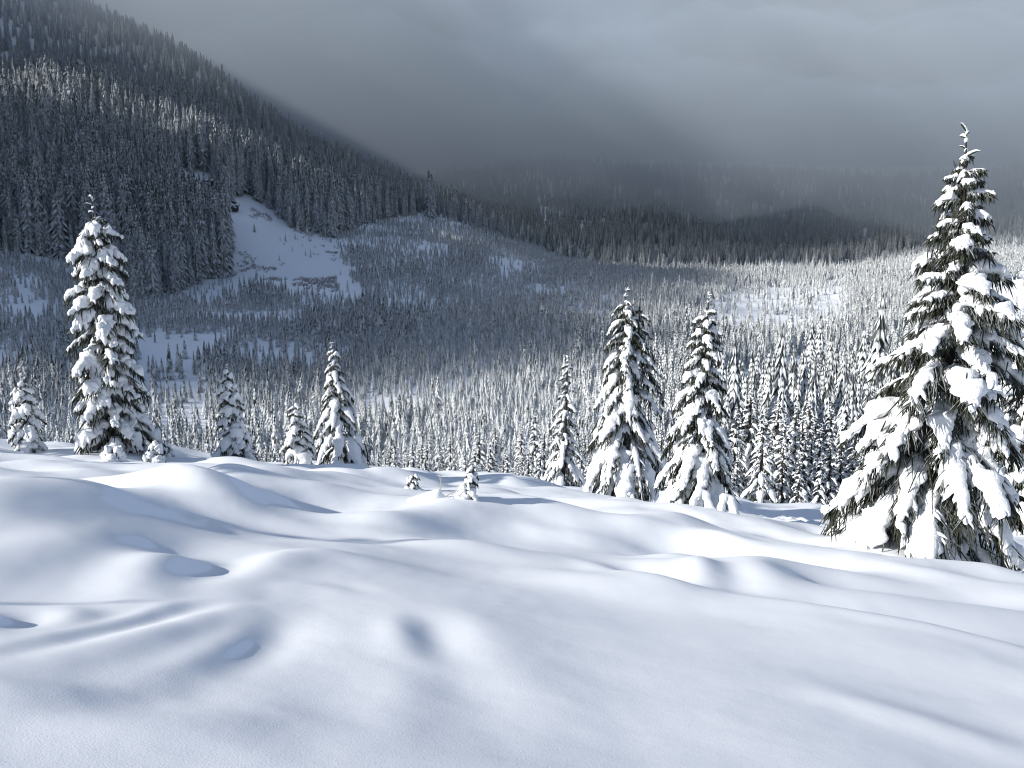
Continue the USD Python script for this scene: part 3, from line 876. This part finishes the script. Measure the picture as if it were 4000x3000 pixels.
cloud('cloud_bank', np.linspace(-2700, 2700, 270), np.linspace(500, 4300, 190), fog_cover, fog_bottom,
      lambda X, Y: fog_bottom(X, Y) + 262 + (meshkit.fbm(np.stack([X, Y, 0 * X], -1) * 0.005, 4, 43) - 0.5) * 130, 0.0033, 'grey cloud bank hiding the mountain top and the far hill')

DECK_Z = 360.0
SHADE = [(-60, 150), (-28, 165), (22, 320), (105, 590), (190, 760), (70, 880), (-60, 950), (-900, 1000), (-900, 140)]  # ground outline that the unseen deck is shaped to put in shade
HOLE = [(-140, 640), (25, 640), (25, 765), (-140, 765)]


def deck_cover(X, Y):
    k = DECK_Z / math.tan(SUN_EL)
    h = SUN[:2] / np.hypot(*SUN[:2])
    gx, gy = X - h[0] * k, Y - h[1] * k
    n3 = np.stack([gx, gy, 0 * X], -1)
    gx = gx + (meshkit.fbm(n3 * 0.010, 3, 51) - 0.5) * 110
    gy = gy + (meshkit.fbm(n3 * 0.010, 3, 52) - 0.5) * 110
    pts = shapely.points(gx, gy)
    def sd(poly):
        P_ = shapely.Polygon(poly)
        d = shapely.distance(P_.exterior, pts)
        return np.where(shapely.contains(P_, pts), d, -d)
    E = smooth01((sd(SHADE) + 35) / 135)
    E = E * (1 - smooth01((sd(HOLE) + 25) / 40))
    return E


cloud('cloud_deck', np.linspace(-2100, 400, 140), np.linspace(-500, 1700, 124), deck_cover,
      lambda X, Y: DECK_Z - 18 + (meshkit.fbm(np.stack([X, Y, 0 * X], -1) * 0.01, 3, 53) - 0.5) * 20, lambda X, Y: DECK_Z + 22 + 0 * X, 0.045, 'unseen cloud layer added to shade the left mountain and valley')


# ------------------------------------------------------------------ small things on the meadow
def on_plane(sx, sy):
    x, y = plane_point(sx, sy)
    return np.array([x, y, float(ground(x, y)[0])])


def blob(r, seed, n=3, sq=(1, 1, 1), amp=0.35, freq=1.6):
    import trimesh
    m = trimesh.creation.icosphere(n, 1.0)
    v = m.vertices * (1 + amp * 2 * (meshkit.fbm(m.vertices * freq + seed * 7.3, 3, seed)[:, None] - 0.5))
    return v * np.array(sq) * r, np.array(m.faces)


def cap_cone(h, r, seed, bend=(0, 0), nu=14, nv=18, tipr=0.3):
    """A snow covered stump or buried tree top: rounded, bent over, flaring into the snow."""
    s_ = np.linspace(0, 1, nu)
    pts = np.stack([bend[0] * s_ ** 2, bend[1] * s_ ** 2, -0.12 + (h + 0.12) * s_], 1)
    w = r * (tipr + (1 - tipr) * (1 - s_) ** 1.3) * np.sqrt(np.clip(1 - s_ ** 5, 0, 1)) + 0.004
    a = np.arange(nv) * 2 * PI / nv
    v = pts[:, None] + w[:, None, None] * np.stack([np.cos(a), np.sin(a), 0 * a], -1)[None]
    v = v.reshape(-1, 3)
    k = meshkit.fbm(v * (1.3 / r) * 0.5 + seed * 3.1, 2, seed) - 0.5
    c = np.repeat(pts, nv, 0)
    v = c + (v - c) * (1 + 1.3 * k)[:, None]
    return v, tube_faces(nu, nv)


def small_thing(name, p, rz, label, cat, pieces, group=None):
    x = xform(name, p, rz)
    tag(x, label, cat, group)
    for nm, mesh_, mat in pieces:
        put(nm, mesh_, M[mat], str(x.GetPath()))


def spray(n, h, r, seed, spread=0.6, thick=0.02):
    g_ = np.random.default_rng(seed)
    a = g_.random(n) * 6.28
    p0 = np.stack([np.cos(a) * r * g_.random(n), np.sin(a) * r * g_.random(n), g_.uniform(0, h, n)], 1)
    d = norm(np.stack([np.cos(a) * spread, np.sin(a) * spread, g_.uniform(-0.6, 0.6, n)], 1))
    l_ = g_.uniform(0.3, 0.6, n) * max(r, 0.2)
    tp = twigs(p0, d, l_, 0.3 + 0 * l_, 4)
    w = np.repeat(thick * SPINDLE[4][None], n, 0)
    return bodies(tp, w, w, 1, 0, 4, 0.3, 15.0, 2)


USED_SAP = dict(snow=1.35, pillow=1.4, hang=0.8, pitch=(0.2, -0.5), droop=(0.6, 0.9), bw=0.6, lod=1)
p = on_plane(888, 1078)
build_conifer('sapling', p - [0, 0, 0.08], 'tiny leaning snow capped sapling alone on the drifts, dark on its left side', 'sapling', parts=False, H=0.52, lean=(0.10, 0), radius=[(0, 0.17), (0.6, 0.13), (1, 0.05)], nb=14, seed=611, top_bare=0.1, **USED_SAP)
p = on_plane(1003, 1118)
build_conifer('sapling', p - [0, 0, 0.08], 'little bent sapling wrapped in snow with a nodding tip and bare twigs beside it', 'sapling', parts=False, H=0.8, lean=(0.25, 0), radius=[(0, 0.24), (0.5, 0.13), (1, 0.03)], nb=22, seed=601, top_bare=0.12, **USED_SAP)
x = '/World/sapling_001'
put('bare_twig', (lambda m: (m[0] - [0.55, 0, 0.1], m[1]))(bodies(np.array([[[0, 0, 0], [0.03, 0, 0.35], [0.02, 0, 0.7]]]), np.full((1, 3), 0.012), np.full((1, 3), 0.012), 1, 0, 5)), M['brush'], x)
put('bare_twig', (lambda m: (m[0] - [0.55, 0, 0.05], m[1]))(bodies(np.array([[[0.05, 0, 0.1], [0.25, 0, 0.22], [0.4, 0, 0.3]]]), np.full((1, 3), 0.012), np.full((1, 3), 0.012), 1, 0, 5)), M['brush'], x)
p = on_plane(940, 1110)
small_thing('snow_hummock', p, 0, 'low pointed hummock of snow with a few twig tips, left of the bent sapling', 'hummock',
            [('snow_cap', cap_cone(0.22, 0.55, 7, (0.08, 0), 14, 26, tipr=0.3), 'snow'), ('twig_tips', (lambda m: (m[0] + [0.42, -0.2, 0.0], m[1]))(spray(9, 0.18, 0.22, 8, thick=0.010)), 'brush')])
p = stand_at(328, 32.0)
build_conifer('sapling', p - [0, 0, 0.1], 'upright white sapling fully cloaked in snow beside the tall narrow left tree', 'sapling', parts=False, H=0.95, lean=(0.05, 0), radius=[(0, 0.3), (0.6, 0.22), (1, 0.1)], nb=24, seed=602, top_bare=0.1, **USED_SAP)
p = stand_at(352, 33.0)
build_conifer('sapling', p - [0, 0, 0.1], 'low dark twiggy sapling right of the white sapling by the tall narrow left tree', 'sapling', parts=False, H=0.7, lean=(0.02, 0), radius=[(0, 0.34), (0.6, 0.25), (1, 0.1)], nb=18, seed=604, top_bare=0.1, **{**USED_SAP, 'snow': 0.7})
p = stand_at(240, 31.0)
build_conifer('sapling', p - [0, 0, 0.12], 'round white lump of a buried sapling at the foot of the tall narrow left tree', 'sapling', parts=False, H=0.62, lean=(0, 0), radius=[(0, 0.38), (0.6, 0.32), (1, 0.2)], nb=18, seed=603, top_bare=0.08, **{**USED_SAP, 'snow': 1.7})
for k, (sx, rr, hh, lab) in enumerate([(1520, 0.25, 0.62, 'larger snow arch of a sapling bent to the ground before the tree with hanging boughs'),
                                       (1578, 0.20, 0.66, 'smaller snow arch of a bent sapling right of the larger snow arch')]):
    p = stand_at(sx, 27.4)
    a = np.linspace(0, PI, 15)
    arc = np.stack([np.cos(a) * rr, 0.12 * np.sin(a), np.sin(a) * hh * 0.85 - 0.12], 1)
    w = np.linspace(0.15, 0.11, 15) + 0.03 * np.sin(np.arange(15) * 1.7)
    w[[0, -1]] += 0.1
    small_thing('snow_arch', p, 0, lab, 'bent sapling', [('snow_load', bodies(arc[None], w[None], w[None] * 1.15, 0.8, 0.1, 12, 0.35, 4.0, k), 'tree_snow'),
                                                         ('stem', bodies(arc[None] * [1, 1, 0.93] - [0, 0.03, 0.03], np.full((1, 15), 0.035), np.full((1, 15), 0.035), 1, 0, 6), 'bark')])

# ------------------------------------------------------------------ rocks and brush at the avalanche chute
for k, (sx, sy, d, r, lab) in enumerate([(462, 405, 600, 7.5, 'dark overhanging rock outcrop at the top of the open snow chute'),
                                         (492, 468, 575, 6.0, 'dark rock face at the left edge of the open snow chute'),
                                         (535, 428, 620, 4.5, 'small dark rock among trees right of the chute head')]):
    v_ = ray(sx, sy); v_ = v_ / np.hypot(v_[0], v_[1]) * d
    z = float(ground(v_[0], v_[1])[0])
    x = put('rock_outcrop', blob(r, 20 + k, 3, (1.25, 0.9, 0.75), 0.55, 1.3), M['rock'], smooth=False)
    UsdGeom.Xformable(x).AddTranslateOp().Set(Gf.Vec3d(float(v_[0]), float(v_[1]), z + r * 0.15))
    tag(x, lab, 'rock')

gb = np.random.default_rng(31)
BRUSH = [[(535, 455), (580, 465), (585, 490), (545, 485)], [(585, 490), (660, 512), (735, 545), (640, 540)], [(670, 545), (765, 555), (765, 592), (680, 580)], [(612, 566), (735, 580), (735, 606), (622, 604)],
         [(505, 535), (560, 570), (600, 605), (540, 600), (505, 570)], [(640, 600), (740, 610), (740, 635), (650, 630)], [(300, 820), (330, 830), (330, 900), (300, 890)]]
spots = []
bc = scatter(150, 640, -0.55, -0.2, lambda r: 1.25, gb)
bz = ground(bc[:, 0], bc[:, 1])
bsx, bsy, _ = project(np.column_stack([bc, bz]))
ok = np.zeros(len(bc), bool)
b3 = np.column_stack([bc * 0.07, 0 * bz])
bwx, bwy = (meshkit.fbm(b3, 3, 63) - 0.5) * 90, (meshkit.fbm(b3, 3, 64) - 0.5) * 45
for poly in BRUSH:
    ok |= inside(poly, bsx + bwx, bsy + bwy)
ok &= gb.random(len(bc)) < smooth01((meshkit.fbm(np.column_stack([bc * 0.06, 0 * bz]), 2, 8) - 0.36) / 0.2) * 0.42
bp = np.column_stack([bc, bz])[ok][:2500]
pi = UsdGeom.PointInstancer.Define(stage, '/World/alder_brush')
prot = []
for k in range(4):
    n = 16
    a = gb.random(n) * 6.28
    d = norm(np.stack([np.cos(a) * 0.5, np.sin(a) * 0.5, 0.9 + 0 * a], 1))
    tp = twigs(np.stack([np.cos(a) * 0.3, np.sin(a) * 0.3, 0 * a - 0.2], 1), d, gb.uniform(0.8, 2.6, n), 0.25 + 0 * a, 4)
    w = np.repeat(np.array([[0.05, 0.045, 0.035, 0.012]]), n, 0)
    b_ = f'/World/alder_brush/kinds/brush_{k:03d}'
    usdkit.mesh(stage, b_, bodies(tp, w, w, 1, 0, 3), M['brush'], smooth=False)
    prot.append(Sdf.Path(b_))
pi.CreatePrototypesRel().SetTargets(prot)
pi.CreatePositionsAttr(Vt.Vec3fArray.FromNumpy(bp.astype(np.float32)))
pi.CreateProtoIndicesAttr(Vt.IntArray.FromNumpy(gb.integers(0, 4, len(bp)).astype(np.int32)))
tag(pi.GetPrim(), 'bare grey brown alder brush in patches on the open snow chute', 'brush', kind='stuff')

# ------------------------------------------------------------------ trees left of the picture, whose shadows lie across the meadow
for k, (x_, y_, h_) in enumerate([(-22, 12, 8.0), (-25, 17, 9.0), (-19, 6.5, 6.0), (-29, 23, 9.0), (-15, 2.0, 4.0)]):
    z_ = float(ground(x_, y_)[0])
    x = xform('meadow_conifer', (x_, y_, z_ - 0.2), 50 * k, h_ / 7)
    x.GetReferences().AddInternalReference(f'/World/conifer_kind_{k % 7:03d}')
    x.SetInstanceable(True)
    tag(x, 'snow laden conifer standing on the meadow beyond the left edge of the view', 'conifer', 'conifers on the meadow beyond the left edge')
